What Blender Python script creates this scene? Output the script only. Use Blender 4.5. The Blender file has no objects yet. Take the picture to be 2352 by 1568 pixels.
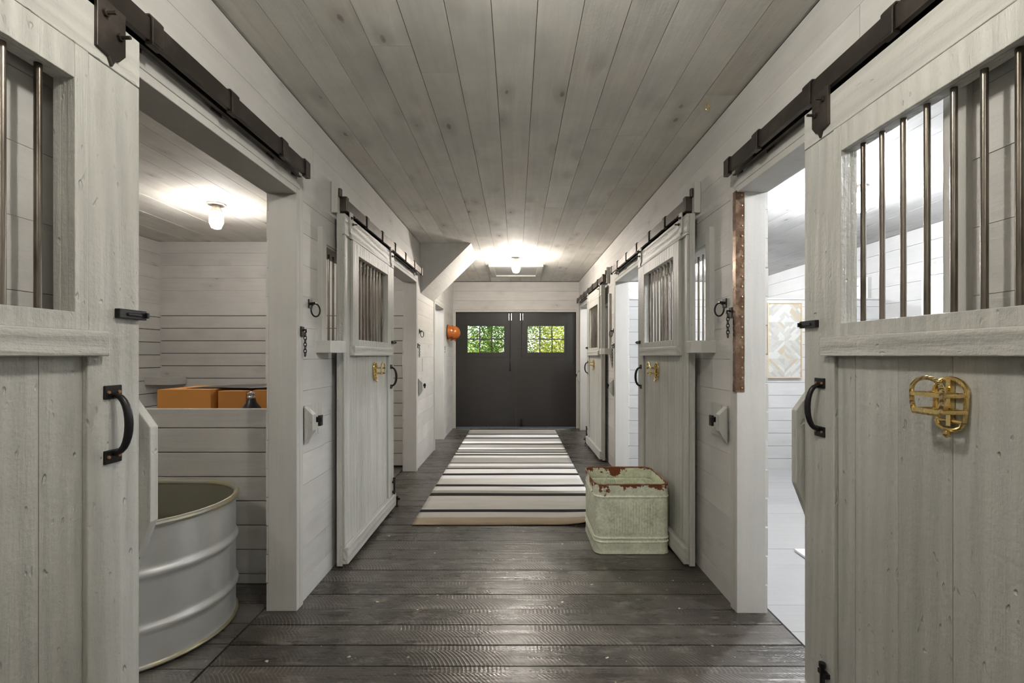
import bpy, bmesh, math, random
from mathutils import Vector, noise as mnoise
random.seed(7)
PI = math.pi
SC = bpy.context.scene
COL = SC.collection
H = 1.34          # camera height
CZ = 2.705        # ceiling height
WX = 1.16         # aisle wall face
IX = 1.31         # stall side wall face

# ------------------------------------------------------------------ helpers
class MB:
    def __init__(s):
        s.v, s.f, s.m = [], [], []
    def _add(s, vs, fs, mi=0):
        o = len(s.v)
        s.v += [tuple(p) for p in vs]
        for f in fs:
            s.f.append([i + o for i in f]); s.m.append(mi)
    def box(s, x0, x1, y0, y1, z0, z1, mi=0):
        if x1 < x0: x0, x1 = x1, x0
        if y1 < y0: y0, y1 = y1, y0
        if z1 < z0: z0, z1 = z1, z0
        vs = [(x0,y0,z0),(x1,y0,z0),(x1,y1,z0),(x0,y1,z0),(x0,y0,z1),(x1,y0,z1),(x1,y1,z1),(x0,y1,z1)]
        s._add(vs, [(0,3,2,1),(4,5,6,7),(0,1,5,4),(1,2,6,5),(2,3,7,6),(3,0,4,7)], mi)
        return s
    def prism(s, poly, axis, a, b, mi=0):
        def P(p, t):
            if axis == 'x': return (t, p[0], p[1])
            if axis == 'y': return (p[0], t, p[1])
            return (p[0], p[1], t)
        n = len(poly)
        vs = [P(p, a) for p in poly] + [P(p, b) for p in poly]
        fs = [list(range(n))[::-1], list(range(n, 2*n))]
        for i in range(n):
            j = (i+1) % n
            fs.append([i, j, n+j, n+i])
        s._add(vs, fs, mi)
        return s
    def tube(s, pts, r, n=10, closed=False, mi=0):
        pts = [Vector(p) for p in pts]
        k = len(pts)
        rs = r if isinstance(r, (list, tuple)) else [r]*k
        vs, fs = [], []
        up = None
        for i, p in enumerate(pts):
            if closed: d = pts[(i+1) % k] - pts[i-1]
            else: d = pts[min(i+1, k-1)] - pts[max(i-1, 0)]
            d.normalize()
            if up is None:
                up = Vector((0,0,1)) if abs(d.z) < .9 else Vector((1,0,0))
            a = d.cross(up)
            if a.length < 1e-6: a = d.orthogonal()
            a.normalize(); b = a.cross(d).normalized(); up = b
            for j in range(n):
                t = 2*PI*j/n
                vs.append(p + (a*math.cos(t) + b*math.sin(t))*rs[i])
        for i in range(k if closed else k-1):
            i2 = (i+1) % k
            for j in range(n):
                j2 = (j+1) % n
                fs.append([i*n+j, i*n+j2, i2*n+j2, i2*n+j])
        if not closed:
            fs.append(list(range(n))[::-1]); fs.append([(k-1)*n+j for j in range(n)])
        s._add(vs, fs, mi)
        return s
    def lathe(s, prof, c, axis='z', n=24, mi=0, capa=True, capb=True):
        vs, fs = [], []
        for (r, h) in prof:
            for j in range(n):
                t = 2*PI*j/n
                a, b = r*math.cos(t), r*math.sin(t)
                p = (a, b, h) if axis == 'z' else ((h, a, b) if axis == 'x' else (a, h, b))
                vs.append((p[0]+c[0], p[1]+c[1], p[2]+c[2]))
        for i in range(len(prof)-1):
            for j in range(n):
                j2 = (j+1) % n
                fs.append([i*n+j, i*n+j2, (i+1)*n+j2, (i+1)*n+j])
        if capa: fs.append(list(range(n))[::-1])
        if capb: fs.append([(len(prof)-1)*n+j for j in range(n)])
        s._add(vs, fs, mi)
        return s
    def quad(s, a, b, c, d, mi=0):
        s._add([a,b,c,d], [(0,1,2,3)], mi); return s
    def build(s, name, mats, parent=None, side=1, smooth=False, bevel=0, angle=35, recalc=True, solid=0):
        org = Vector(parent['_org']) if parent is not None else Vector((0,0,0))
        me = bpy.data.meshes.new(name)
        me.from_pydata([(v[0]*side - org.x, v[1]-org.y, v[2]-org.z) for v in s.v], [], s.f)
        if not isinstance(mats, (list, tuple)): mats = [mats]
        for m in mats: me.materials.append(m)
        if len(mats) > 1:
            for p, mi in zip(me.polygons, s.m): p.material_index = mi
        if recalc:
            bm = bmesh.new(); bm.from_mesh(me)
            bmesh.ops.recalc_face_normals(bm, faces=bm.faces[:])
            bm.to_mesh(me); bm.free()
        elif side < 0:
            me.flip_normals()
        if smooth:
            me.shade_smooth()
            me.set_sharp_from_angle(angle=math.radians(angle))
        o = bpy.data.objects.new(name, me)
        COL.objects.link(o)
        o['_org'] = tuple(org)
        if parent is not None: o.parent = parent
        if solid:
            md = o.modifiers.new('solid', 'SOLIDIFY'); md.thickness = solid; md.offset = -1
        if bevel:
            md = o.modifiers.new('bevel', 'BEVEL'); md.width = bevel; md.segments = 2; md.limit_method = 'ANGLE'
        return o

def thing(name, label, cat, loc=(0,0,0), group=None, kind='thing'):
    o = bpy.data.objects.new(name, None)
    COL.objects.link(o)
    o.location = loc; o['_org'] = tuple(loc)
    o.empty_display_size = .1
    return tag(o, label, cat, group, kind)
def tag(o, label, cat, group=None, kind='thing'):
    o['label'] = label; o['category'] = cat; o['kind'] = kind
    if group: o['group'] = group
    return o
def struct(o, label, cat):
    return tag(o, label, cat, None, 'structure')

# ------------------------------------------------------------------ materials
def new_mat(name):
    m = bpy.data.materials.new(name); m.use_nodes = True
    nt = m.node_tree; nt.nodes.clear()
    out = nt.nodes.new('ShaderNodeOutputMaterial')
    b = nt.nodes.new('ShaderNodeBsdfPrincipled')
    nt.links.new(b.outputs[0], out.inputs[0])
    return m, nt, b
class N:
    def __init__(s, nt): s.nt = nt
    def n(s, t, **kw):
        x = s.nt.nodes.new(t)
        for k, v in kw.items():
            if k.startswith('_'): setattr(x, k[1:], v)
        return x
    def l(s, a, b): s.nt.links.new(a, b)
    def val(s, x, sock):
        if isinstance(x, bpy.types.NodeSocket): s.l(x, sock)
        else: sock.default_value = x
    def math(s, op, a, b=0.0, c=0.0, clamp=False):
        x = s.nt.nodes.new('ShaderNodeMath'); x.operation = op; x.use_clamp = clamp
        s.val(a, x.inputs[0]); s.val(b, x.inputs[1]); s.val(c, x.inputs[2])
        return x.outputs[0]
    def mapr(s, v, a, b, c, d, smooth=True):
        x = s.nt.nodes.new('ShaderNodeMapRange')
        x.interpolation_type = 'SMOOTHSTEP' if smooth else 'LINEAR'
        s.val(v, x.inputs[0])
        for i, q in enumerate((a,b,c,d)): s.val(q, x.inputs[i+1])
        return x.outputs[0]
    def mix(s, f, a, b, mode='MIX'):
        x = s.nt.nodes.new('ShaderNodeMix'); x.data_type = 'RGBA'; x.blend_type = mode
        s.val(f, x.inputs[0])
        for q, sock in ((a, x.inputs[6]), (b, x.inputs[7])):
            if isinstance(q, (tuple, list)): sock.default_value = (q[0], q[1], q[2], 1)
            else: s.val(q, sock)
        return x.outputs[2]
    def scale_col(s, col, f):
        x = s.nt.nodes.new('ShaderNodeVectorMath'); x.operation = 'SCALE'
        if isinstance(col, (tuple, list)): x.inputs[0].default_value = col[:3]
        else: s.l(col, x.inputs[0])
        s.val(f, x.inputs['Scale'])
        return x.outputs[0]
    def noise(s, vec, scale, detail=4, rough=.55, dist=0.0):
        x = s.nt.nodes.new('ShaderNodeTexNoise')
        x.inputs['Scale'].default_value = scale; x.inputs['Detail'].default_value = detail
        x.inputs['Roughness'].default_value = rough; x.inputs['Distortion'].default_value = dist
        if vec is not None: s.l(vec, x.inputs['Vector'])
        return x.outputs[0]
    def vmul(s, vec, sc):
        x = s.nt.nodes.new('ShaderNodeVectorMath'); x.operation = 'MULTIPLY'
        s.l(vec, x.inputs[0]); x.inputs[1].default_value = sc
        return x.outputs[0]
    def obj(s):
        return s.nt.nodes.new('ShaderNodeTexCoord').outputs['Object']
    def island(s):
        return s.nt.nodes.new('ShaderNodeNewGeometry').outputs['Random Per Island']
    def shifted(s, vec, rnd, k=37.0):
        x = s.nt.nodes.new('ShaderNodeVectorMath'); x.operation = 'ADD'
        s.l(vec, x.inputs[0])
        c = s.nt.nodes.new('ShaderNodeCombineXYZ')
        t = s.math('MULTIPLY', rnd, k)
        for i in range(3): s.l(t, c.inputs[i])
        s.l(c.outputs[0], x.inputs[1])
        return x.outputs[0]
    def bump(s, b, h, strength, dist=.01):
        x = s.nt.nodes.new('ShaderNodeBump')
        x.inputs['Strength'].default_value = strength; x.inputs['Distance'].default_value = dist
        s.l(h, x.inputs['Height']); s.l(x.outputs[0], b.inputs['Normal'])

def paint(name, col, axis='y', rough=.55, knots=.0, blotch=.12, grain=.10, bump=.35, per=.08, nicks=0.0, tint=None, rings=0.0):
    """brushed grey paint over sawn boards; the grain runs along AXIS"""
    m, nt, b = new_mat(name); g = N(nt)
    p = g.obj(); r = g.island(); q = g.shifted(p, r)
    sc = {'x': (1.6, 26, 26), 'y': (26, 1.6, 26), 'z': (26, 26, 1.6)}[axis]
    gr = g.noise(g.vmul(q, sc), 1.0, 5, .6, .4)
    bl = g.noise(q, 2.2, 4, .6)
    fi = g.noise(q, 60, 3, .6)
    f = g.math('MULTIPLY_ADD', g.math('SUBTRACT', gr, .5), grain*2, 1.0)
    f = g.math('MULTIPLY', f, g.math('MULTIPLY_ADD', g.math('SUBTRACT', bl, .5), blotch*3, 1.0))
    f = g.math('MULTIPLY', f, g.math('MULTIPLY_ADD', g.math('SUBTRACT', r, .5), per, 1.0))
    if rings:
        wt = g.n('ShaderNodeTexWave'); wt.wave_type = 'RINGS'; wt.rings_direction = 'SPHERICAL'
        wt.inputs['Scale'].default_value = 9; wt.inputs['Distortion'].default_value = 5; wt.inputs['Detail'].default_value = 2; wt.inputs['Detail Scale'].default_value = .8
        g.l(g.vmul(q, {'x': (.12,1,1), 'y': (1,.12,1), 'z': (1,1,.12)}[axis]), wt.inputs['Vector'])
        f = g.math('MULTIPLY', f, g.math('MULTIPLY_ADD', g.math('SUBTRACT', wt.outputs[1], .5), rings*.18, 1.0))
    c = g.scale_col(col, f)
    if tint:
        c = g.mix(g.mapr(g.noise(q, 1.1, 3, .6), .45, .75, 0, .6), c, g.scale_col(tint, f))
    if knots:
        ks = {'x': (3, 6.5, 6.5), 'y': (6.5, 3, 6.5), 'z': (6.5, 6.5, 3)}[axis]
        v = g.n('ShaderNodeTexVoronoi'); g.l(g.vmul(q, ks), v.inputs['Vector']); v.inputs['Scale'].default_value = 1
        wob = g.math('MULTIPLY_ADD', g.noise(q, 14, 3), .16, v.outputs['Distance'])
        k1 = g.math('MAXIMUM', g.mapr(wob, .13, .21, 1, 0), g.math('MULTIPLY', g.mapr(wob, .15, .55, 1, 0), .35))
        sel = g.mapr(v.outputs['Color'], .45, .55, 0, 1)
        c = g.mix(g.math('MULTIPLY', g.math('MULTIPLY', k1, sel), knots), c, (col[0]*.30, col[1]*.27, col[2]*.25))
    g.l(c, b.inputs['Base Color'])
    b.inputs['Roughness'].default_value = rough
    b.inputs['Specular IOR Level'].default_value = .35
    h = g.math('ADD', g.math('MULTIPLY', gr, 1.0), g.math('MULTIPLY', fi, .45 if rings else .35))
    if rings: h = g.math('ADD', h, g.math('MULTIPLY', wt.outputs[1], rings*.5))
    if nicks:
        h = g.math('SUBTRACT', h, g.math('MULTIPLY', g.mapr(g.noise(g.vmul(q, {'x': (.5,1,1), 'y': (1,.5,1), 'z': (1,1,.5)}[axis]), 55, 1, .5), .70, .80, 0, 1), nicks))
    g.bump(b, h, bump, .006)
    return m

def metal(name, col, rough=.4, metallic=.9, var=.25, scale=18, col2=None, bump=.1, axis=None, rvar=.35):
    m, nt, b = new_mat(name); g = N(nt)
    p = g.obj()
    if axis: p = g.vmul(p, {'x': (.15,1,1), 'y': (1,.15,1), 'z': (1,1,.15)}[axis])
    n1 = g.noise(p, scale, 5, .6)
    f = g.math('MULTIPLY_ADD', g.math('SUBTRACT', n1, .5), var*2, 1.0)
    c = g.scale_col(col, f)
    if col2:
        c = g.mix(g.mapr(g.noise(p, scale*.6, 4, .65), .45, .68, 0, 1), c, col2)
    g.l(c, b.inputs['Base Color'])
    b.inputs['Metallic'].default_value = metallic
    g.l(g.math('MULTIPLY_ADD', g.math('SUBTRACT', n1, .5), rvar, rough), b.inputs['Roughness'])
    if bump: g.bump(b, g.noise(p, scale*3, 3), bump, .002)
    return m

def plain(name, col, rough=.6, metallic=0.0, var=.1, scale=30, bump=.1):
    m, nt, b = new_mat(name); g = N(nt)
    p = g.obj(); n1 = g.noise(p, scale, 4, .6)
    g.l(g.scale_col(col, g.math('MULTIPLY_ADD', g.math('SUBTRACT', n1, .5), var*2, 1.0)), b.inputs['Base Color'])
    b.inputs['Roughness'].default_value = rough; b.inputs['Metallic'].default_value = metallic
    if bump: g.bump(b, n1, bump, .003)
    return m

def floor_mat(name, base, worn, wear=1.0, rough=.30):
    """sawn planks across the aisle: dark worn paint with pale arcs left by the saw and a few splashes"""
    m, nt, b = new_mat(name); g = N(nt)
    p = g.obj(); r = g.island(); q = g.shifted(p, r, 53.0)
    gr = g.noise(g.vmul(q, (1.5, 30, 1)), 1.0, 6, .62, .3)
    bl = g.noise(q, 2.0, 5, .62)
    sep = g.n('ShaderNodeSeparateXYZ'); g.l(p, sep.inputs[0])
    # arcs: x + k*(y*..)^2 folded into bands
    ph = g.math('MULTIPLY', g.math('FRACT', g.math('DIVIDE', sep.outputs[1], .15)), 1.0)
    arc = g.math('ADD', sep.outputs[0], g.math('MULTIPLY', g.math('MULTIPLY', ph, ph), .085))
    arc = g.math('ADD', arc, g.math('MULTIPLY', g.noise(q, 3.0, 2), .05))
    arc = g.math('ADD', arc, g.math('MULTIPLY', r, 9.0))
    wv = g.math('SINE', g.math('MULTIPLY', arc, 330.0))
    am = g.math('MULTIPLY', g.mapr(wv, .35, 1.0, 0, 1), g.mapr(g.noise(q, 2.0, 3, .6), .46, .66, 0, 1))
    am = g.math('MULTIPLY', am, g.mapr(g.noise(q, 30, 3, .6), .25, .55, .15, 1))
    f = g.math('MULTIPLY', g.math('MULTIPLY_ADD', g.math('SUBTRACT', gr, .5), .9, 1.0), g.math('MULTIPLY_ADD', g.math('SUBTRACT', bl, .5), .9, 1.0))
    f = g.math('MULTIPLY', f, g.math('MULTIPLY_ADD', g.math('SUBTRACT', r, .5), .35, 1.0))
    c = g.scale_col(base, f)
    c = g.mix(g.math('MULTIPLY', am, .34*wear), c, worn)
    sc = g.mapr(g.noise(g.vmul(q, (1, 2.5, 1)), 7, 7, .78), .50, .68, 0, .30*wear)
    c = g.mix(sc, c, worn)
    sp = g.mapr(g.noise(p, 26, 2, .4), .735, .76, 0, .75*wear)
    c = g.mix(sp, c, (worn[0]*1.9, worn[1]*1.85, worn[2]*1.7))
    g.l(c, b.inputs['Base Color'])
    g.l(g.math('ADD', g.math('MULTIPLY_ADD', g.math('SUBTRACT', gr, .5), .30, rough), g.math('MULTIPLY', g.math('SUBTRACT', bl, .5), .35)), b.inputs['Roughness'])
    b.inputs['Specular IOR Level'].default_value = .75
    g.bump(b, g.math('ADD', gr, g.math('MULTIPLY', g.math('ADD', am, g.math('MULTIPLY', wv, .25)), .22)), .5, .006)
    return m

def emit(name, col, strength):
    m = bpy.data.materials.new(name); m.use_nodes = True
    nt = m.node_tree; nt.nodes.clear()
    out = nt.nodes.new('ShaderNodeOutputMaterial'); e = nt.nodes.new('ShaderNodeEmission')
    e.inputs[0].default_value = (*col, 1); e.inputs[1].default_value = strength
    nt.links.new(e.outputs[0], out.inputs[0])
    return m

GREY = (.50, .487, .462)
M = {}
M['wall'] = paint('wall_paint', GREY, 'y', knots=.45, blotch=.13, grain=.11, bump=.4, per=.10)
M['wallx'] = paint('wall_paint_across', GREY, 'x', knots=.45, blotch=.13, grain=.11, bump=.4, per=.10)
M['ceil'] = paint('ceiling_paint', (.66, .635, .585), 'y', rough=.8, knots=.8, blotch=.22, grain=.14, bump=.3, per=.12, tint=(.54, .49, .42))
M['ceil_dim'] = paint('ceiling_paint_dimmed', (.42, .415, .405), 'y', rough=.8, knots=.7, blotch=.16, grain=.13, bump=.3, per=.12)  # ceiling paint darkened for the right room to offset its strong lamps
M['wallr'] = paint('wall_paint_dimmed', (.43, .425, .41), 'y', knots=.3, blotch=.09, grain=.07, bump=.3, per=.08)  # same wall paint, colour lowered because the right room is over-lit
M['wallx_dim'] = paint('wall_paint_across_dimmed', (.40, .40, .395), 'x', knots=.3, blotch=.09, grain=.07, bump=.3, per=.08)  # wall paint again, darkened where the partition stands close to the lamp
M['trim'] = paint('trim_paint', (.47, .46, .43), 'z', knots=.2, blotch=.08, grain=.09, bump=.25, per=.03, nicks=.4)
M['trimy'] = paint('trim_paint_level', (.47, .46, .43), 'y', blotch=.05, grain=.05, bump=.25, per=.03)
M['door'] = paint('door_paint', (.44, .437, .402), 'z', rough=.45, blotch=.11, grain=.16, bump=1.0, per=.08, nicks=.6, rings=.55)
M['doory'] = paint('door_paint_level', (.455, .45, .415), 'y', rough=.45, blotch=.10, grain=.16, bump=1.0, per=.06, nicks=.4, rings=.6)
M['black'] = paint('black_paint', (.025, .023, .021), 'z', rough=.5, blotch=.1, bump=.2)
M['dark'] = plain('shadow_gap', (.02, .02, .02), .9)
M['floor'] = floor_mat('aisle_floor_paint', (.053, .045, .038), (.40, .365, .315))
M['floorl'] = floor_mat('stall_floor_paint', (.085, .078, .070), (.30, .28, .25), .6)
M['floorr'] = paint('pale_floor_paint', (.34, .34, .34), 'x', rough=.4, blotch=.08, grain=.06, bump=.2, per=.06)
M['bronze'] = metal('bronze_iron', (.060, .050, .043), .42, .75, .35, 9, (.105, .088, .075))
M['iron'] = metal('black_iron', (.022, .021, .021), .36, .6, .2, 20)
M['steel'] = metal('bar_steel', (.21, .185, .155), .34, .9, .5, 24, (.085, .07, .055), axis='z')
M['brass'] = metal('brass', (.82, .62, .27), .26, 1.0, .07, 40)
M['copper'] = metal('copper_strip', (.17, .105, .07), .27, .95, .5, 14, (.36, .26, .18))
M['screw'] = plain('copper_screw', (.33, .17, .09), .4, .6)
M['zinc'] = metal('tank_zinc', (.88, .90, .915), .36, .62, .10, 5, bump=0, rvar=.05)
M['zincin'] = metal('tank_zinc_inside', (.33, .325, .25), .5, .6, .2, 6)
M['rim'] = metal('tank_rim_zinc', (.66, .60, .42), .35, .85, .2, 5, (.62, .63, .62), bump=.05)
M['chrome'] = metal('chrome', (.75, .75, .75), .15, 1.0, .05, 10, bump=0)
M['carton'] = plain('carton_board', (.60, .26, .055), .7, 0, .06, 12)
M['bag'] = plain('black_plastic', (.02, .02, .022), .35)
M['hat'] = plain('orange_shell', (.42, .115, .014), .22, 0, .12, 8, 0)
M['hatrim'] = plain('hat_binding', (.07, .028, .010), .5)
M['white'] = plain('white_board', (.80, .80, .80), .5)
M['steelw'] = metal('pale_steel', (.72, .72, .70), .3, .8, .1)
M['grass'] = plain('grass_green', (.12, .20, .05), .9, 0, .4, 3)

def galv():
    """old green-grey zinc with spangle, and rust that has eaten in from the top edge"""
    m, nt, b = new_mat('bin_zinc'); g = N(nt)
    p = g.obj()
    v = g.n('ShaderNodeTexVoronoi'); g.l(p, v.inputs['Vector']); v.inputs['Scale'].default_value = 70
    sp = g.n('ShaderNodeSeparateColor'); g.l(v.outputs['Color'], sp.inputs[0])
    f = g.math('MULTIPLY', g.math('MULTIPLY_ADD', sp.outputs[0], .22, .89), g.math('MULTIPLY_ADD', g.noise(p, 6, 6, .7), .9, .55))
    c = g.scale_col((.80, .835, .665), f)
    c = g.mix(g.mapr(g.noise(p, 9, 6, .7), .54, .72, 0, .65), c, (.26, .27, .18))
    s3 = g.n('ShaderNodeSeparateXYZ'); g.l(p, s3.inputs[0])
    edge = g.math('MULTIPLY_ADD', g.noise(p, 7, 6, .7), .46, -.205)
    d = g.math('SUBTRACT', .468, s3.outputs[2])
    rust = g.mapr(g.math('SUBTRACT', g.math('MAXIMUM', edge, .004), d), -.004, .004, 0, 1)
    c = g.mix(rust, c, g.mix(g.noise(p, 60, 3), (.27, .075, .018), (.13, .035, .012)))
    g.l(c, b.inputs['Base Color'])
    g.l(g.math('MULTIPLY', g.math('SUBTRACT', 1.0, rust), .22), b.inputs['Metallic'])
    g.l(g.math('MULTIPLY_ADD', rust, .35, .45), b.inputs['Roughness'])
    g.bump(b, g.noise(p, 50, 4), .15, .002)
    return m
M['galv'] = galv()

def rope_brass():
    m, nt, b = new_mat('twisted_brass'); g = N(nt)
    p = g.obj()
    w = g.n('ShaderNodeTexWave'); w.wave_type = 'BANDS'; w.bands_direction = 'DIAGONAL'
    w.inputs['Scale'].default_value = 42; w.inputs['Distortion'].default_value = .6
    g.l(p, w.inputs['Vector'])
    b.inputs['Base Color'].default_value = (.82, .64, .32, 1); b.inputs['Metallic'].default_value = 1
    b.inputs['Roughness'].default_value = .3
    g.bump(b, w.outputs[1], .8, .004)
    return m
M['rope'] = rope_brass()

def glass_mat():
    m = bpy.data.materials.new('window_glass'); m.use_nodes = True
    nt = m.node_tree; nt.nodes.clear(); g = N(nt)
    out = g.n('ShaderNodeOutputMaterial'); t = g.n('ShaderNodeBsdfTransparent'); gl = g.n('ShaderNodeBsdfGlossy')
    gl.inputs['Roughness'].default_value = .05
    fr = g.n('ShaderNodeFresnel'); fr.inputs[0].default_value = 1.45
    mx = g.n('ShaderNodeMixShader'); g.l(fr.outputs[0], mx.inputs[0]); g.l(t.outputs[0], mx.inputs[1]); g.l(gl.outputs[0], mx.inputs[2])
    g.l(mx.outputs[0], out.inputs[0])
    return m
M['glass'] = glass_mat()

def rug_mat(name, col):
    m, nt, b = new_mat(name); g = N(nt)
    p = g.obj()
    a = g.noise(g.vmul(p, (3, 240, 1)), 1.0, 3, .6); c2 = g.noise(p, 420, 2); bl = g.noise(g.vmul(p, (1.5, 9, 1)), 1.0, 4, .65)
    f = g.math('MULTIPLY_ADD', g.math('SUBTRACT', bl, .5), .5, 1.0)
    f = g.math('MULTIPLY', f, g.math('MULTIPLY_ADD', g.math('SUBTRACT', c2, .5), .5, 1.0))
    g.l(g.scale_col(col, f), b.inputs['Base Color']); b.inputs['Roughness'].default_value = .9
    b.inputs['Specular IOR Level'].default_value = .1
    g.bump(b, g.math('ADD', a, c2), .5, .004)
    return m
RUG = [rug_mat('rug_black', (.035, .033, .032)), rug_mat('rug_grey', (.40, .385, .36)), rug_mat('rug_white', (.82, .81, .79)),
       rug_mat('rug_pale', (.64, .62, .59)), rug_mat('rug_tan', (.44, .36, .26)), rug_mat('rug_brown', (.16, .125, .10))]

def leaf_mat(name, c1, c2):
    m = bpy.data.materials.new(name); m.use_nodes = True
    nt = m.node_tree; nt.nodes.clear(); g = N(nt)
    out = g.n('ShaderNodeOutputMaterial'); d = g.n('ShaderNodeBsdfDiffuse'); t = g.n('ShaderNodeBsdfTranslucent')
    c = g.mix(g.island(), c1, c2)
    g.l(c, d.inputs[0]); g.l(c, t.inputs[0])
    mx = g.n('ShaderNodeMixShader'); mx.inputs[0].default_value = .45
    g.l(d.outputs[0], mx.inputs[1]); g.l(t.outputs[0], mx.inputs[2]); g.l(mx.outputs[0], out.inputs[0])
    return m

# ------------------------------------------------------------------ lined walls
def cut(a0, a1, holes):
    segs = [(a0, a1)]
    for (h0, h1) in holes:
        nx = []
        for (s0, s1) in segs:
            if h1 <= s0 or h0 >= s1: nx.append((s0, s1)); continue
            if h0 > s0: nx.append((s0, h0))
            if h1 < s1: nx.append((h1, s1))
        segs = nx
    return [s for s in segs if s[1]-s[0] > .004]

def boards(mb, put, u0, u1, z0, z1, h, holes=(), gap=.003, start=None, joint=0, jit=.0012, gapf=None, wander=0.0):
    """rows of boards along u with real gaps; PUT(mb, u0, u1, z0, z1, depth_jitter) adds one board"""
    z = (z0 if start is None else start)
    while z < z1 - .004:
        hh = h*(1+random.uniform(-wander, wander))
        za, zb = max(z, z0), min(z+hh, z1)
        z += hh
        if zb - za < .01: continue
        gg = gapf(za) if gapf else gap
        edges = sorted({za, zb} | {e for hl in holes for e in (hl[2], hl[3]) if za < e < zb})
        cuts = []
        if joint:
            x = u0 + random.uniform(.3, 1)*joint
            while x < u1: cuts.append(x); x += joint*random.uniform(.7, 1.3)
        d = random.uniform(-jit, jit)
        for e0, e1 in zip(edges, edges[1:]):
            hs = [(hl[0], hl[1]) for hl in holes if hl[2] < e1-1e-6 and hl[3] > e0+1e-6]
            for s0, s1 in cut(u0, u1, hs):
                pts = [s0] + [c for c in cuts if s0+.05 < c < s1-.05] + [s1]
                for k in range(len(pts)-1):
                    put(mb, pts[k] + (.0008 if k else 0), pts[k+1] - (.0008 if k < len(pts)-2 else 0), e0, e1-(gg if e1 == zb else 0), d)

def core(mb, put, u0, u1, z0, z1, holes):
    edges = sorted({z0, z1} | {e for hl in holes for e in (hl[2], hl[3]) if z0 < e < z1})
    for e0, e1 in zip(edges, edges[1:]):
        hs = [(hl[0], hl[1]) for hl in holes if hl[2] < e1-1e-6 and hl[3] > e0+1e-6]
        for s0, s1 in cut(u0, u1, hs): put(mb, s0, s1, e0, e1, 0)

YB, YF = 8.5, -1.6
DOORS = {-1: [(1.24, 2.42, 0, 2.19), (4.2, 5.33, 0, 2.19), (6.57, 7.36, 0, 2.08)],
          1: [(1.24, 2.40, 0, 2.19), (4.2, 5.33, 0, 2.19), (7.10, 8.25, 0, 2.19)]}
WINS = {-1: [(2.76, 3.95, 1.43, 2.016)], 1: [(2.76, 3.95, 1.43, 2.016), (5.67, 6.85, 1.43, 2.016)]}
low = lambda z: .0075 if z < 1.72 else .0018
for sd, nm in ((-1, 'left'), (1, 'right')):
    hl = DOORS[sd] + WINS[sd]
    mb = MB()
    boards(mb, lambda m, a, b_, c, d, j: m.box(WX+j, WX+.02, a, b_, c, d), YF, YB, 0, CZ, .172, hl, .0016, -.056, 3.2)
    boards(mb, lambda m, a, b_, c, d, j: m.box(IX-.02, IX+j, a, b_, c, d), YF, YB, 0, CZ, .15, hl, .004, 0, 0, .004, low)
    n0 = len(mb.f)
    core(mb, lambda m, a, b_, c, d, j: m.box(WX+.02, IX-.02, a, b_, c, d, 1), YF, YB, 0, CZ, hl)
    o = mb.build('wall_'+nm, [M['wall'], M['dark']], side=sd)
    struct(o, 'grey painted board wall on the %s side of the aisle with sliding door openings' % nm, 'wall')

# ceiling: boards along the aisle over everything
mb = MB()
def ceil_run(x0, x1, y0, y1, w, start, mi=0):
    x = start
    while x < x1:
        a, b_ = max(x, x0), min(x+w, x1)
        if b_-a > .004:
            cuts = [y0]
            y = y0 + random.uniform(1.0, 3.8)
            while y < y1: cuts.append(y); y += random.uniform(2.2, 4.2)
            cuts.append(y1)
            d = random.uniform(-.001, .001)
            for p, q in zip(cuts, cuts[1:]): mb.box(a, b_-.0028, p, q-.0016, CZ+d, CZ+.02, mi)
        x += w
ceil_run(-WX-.008, WX+.008, YF, YB+.019, .181, -.095-.181*6)
ceil_run(-4.28, -IX+.008, YF, YB+.019, .19, -4.3)
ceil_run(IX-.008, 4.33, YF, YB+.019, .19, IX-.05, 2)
mb.box(-4.4, 4.45, YF-.1, YB+.12, CZ+.02, CZ+.12, 1)
struct(mb.build('ceiling', [M['ceil'], M['dark'], M['ceil_dim']]), 'grey painted plank ceiling with boards running along the aisle', 'ceiling')
# floors
mb = MB()
Y = YF
ys = []
while Y < YB+.08:
    w = .15*random.uniform(.93, 1.07); ys.append((Y, min(Y+w, YB+.08))); Y += w
for (a, b_) in ys:
    g_ = .018 if a < 5.97 < b_ else .0045
    mb.box(-1.325, 1.325, a, b_-g_-.0015, -.03, random.uniform(-.0025, .0005))
mb.box(-4.4, 4.45, YF-.1, YB+.1, -.12, -.03, 1)
struct(mb.build('floor', [M['floor'], M['dark']]), 'dark worn plank floor running across the aisle', 'floor')
mb = MB(); Y = YF
while Y < YB:
    w = .17*random.uniform(.93, 1.07); mb.box(-4.27, -1.338, Y, min(Y+w, YB)-.005, -.03, random.uniform(-.004, -.001)); Y += w
struct(mb.build('floor_stall_left', M['floorl']), 'brown grey plank floor of the stalls beside the stock tank', 'floor')
mb = MB(); Y = YF
while Y < YB:
    w = .24; mb.box(1.336, 4.32, Y, min(Y+w, YB)-.0012, -.03, random.uniform(-.0015, 0)); Y += w
struct(mb.build('floor_stall_right', M['floorr']), 'pale grey painted floor of the brightly lit room behind the right wall', 'floor')

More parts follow.
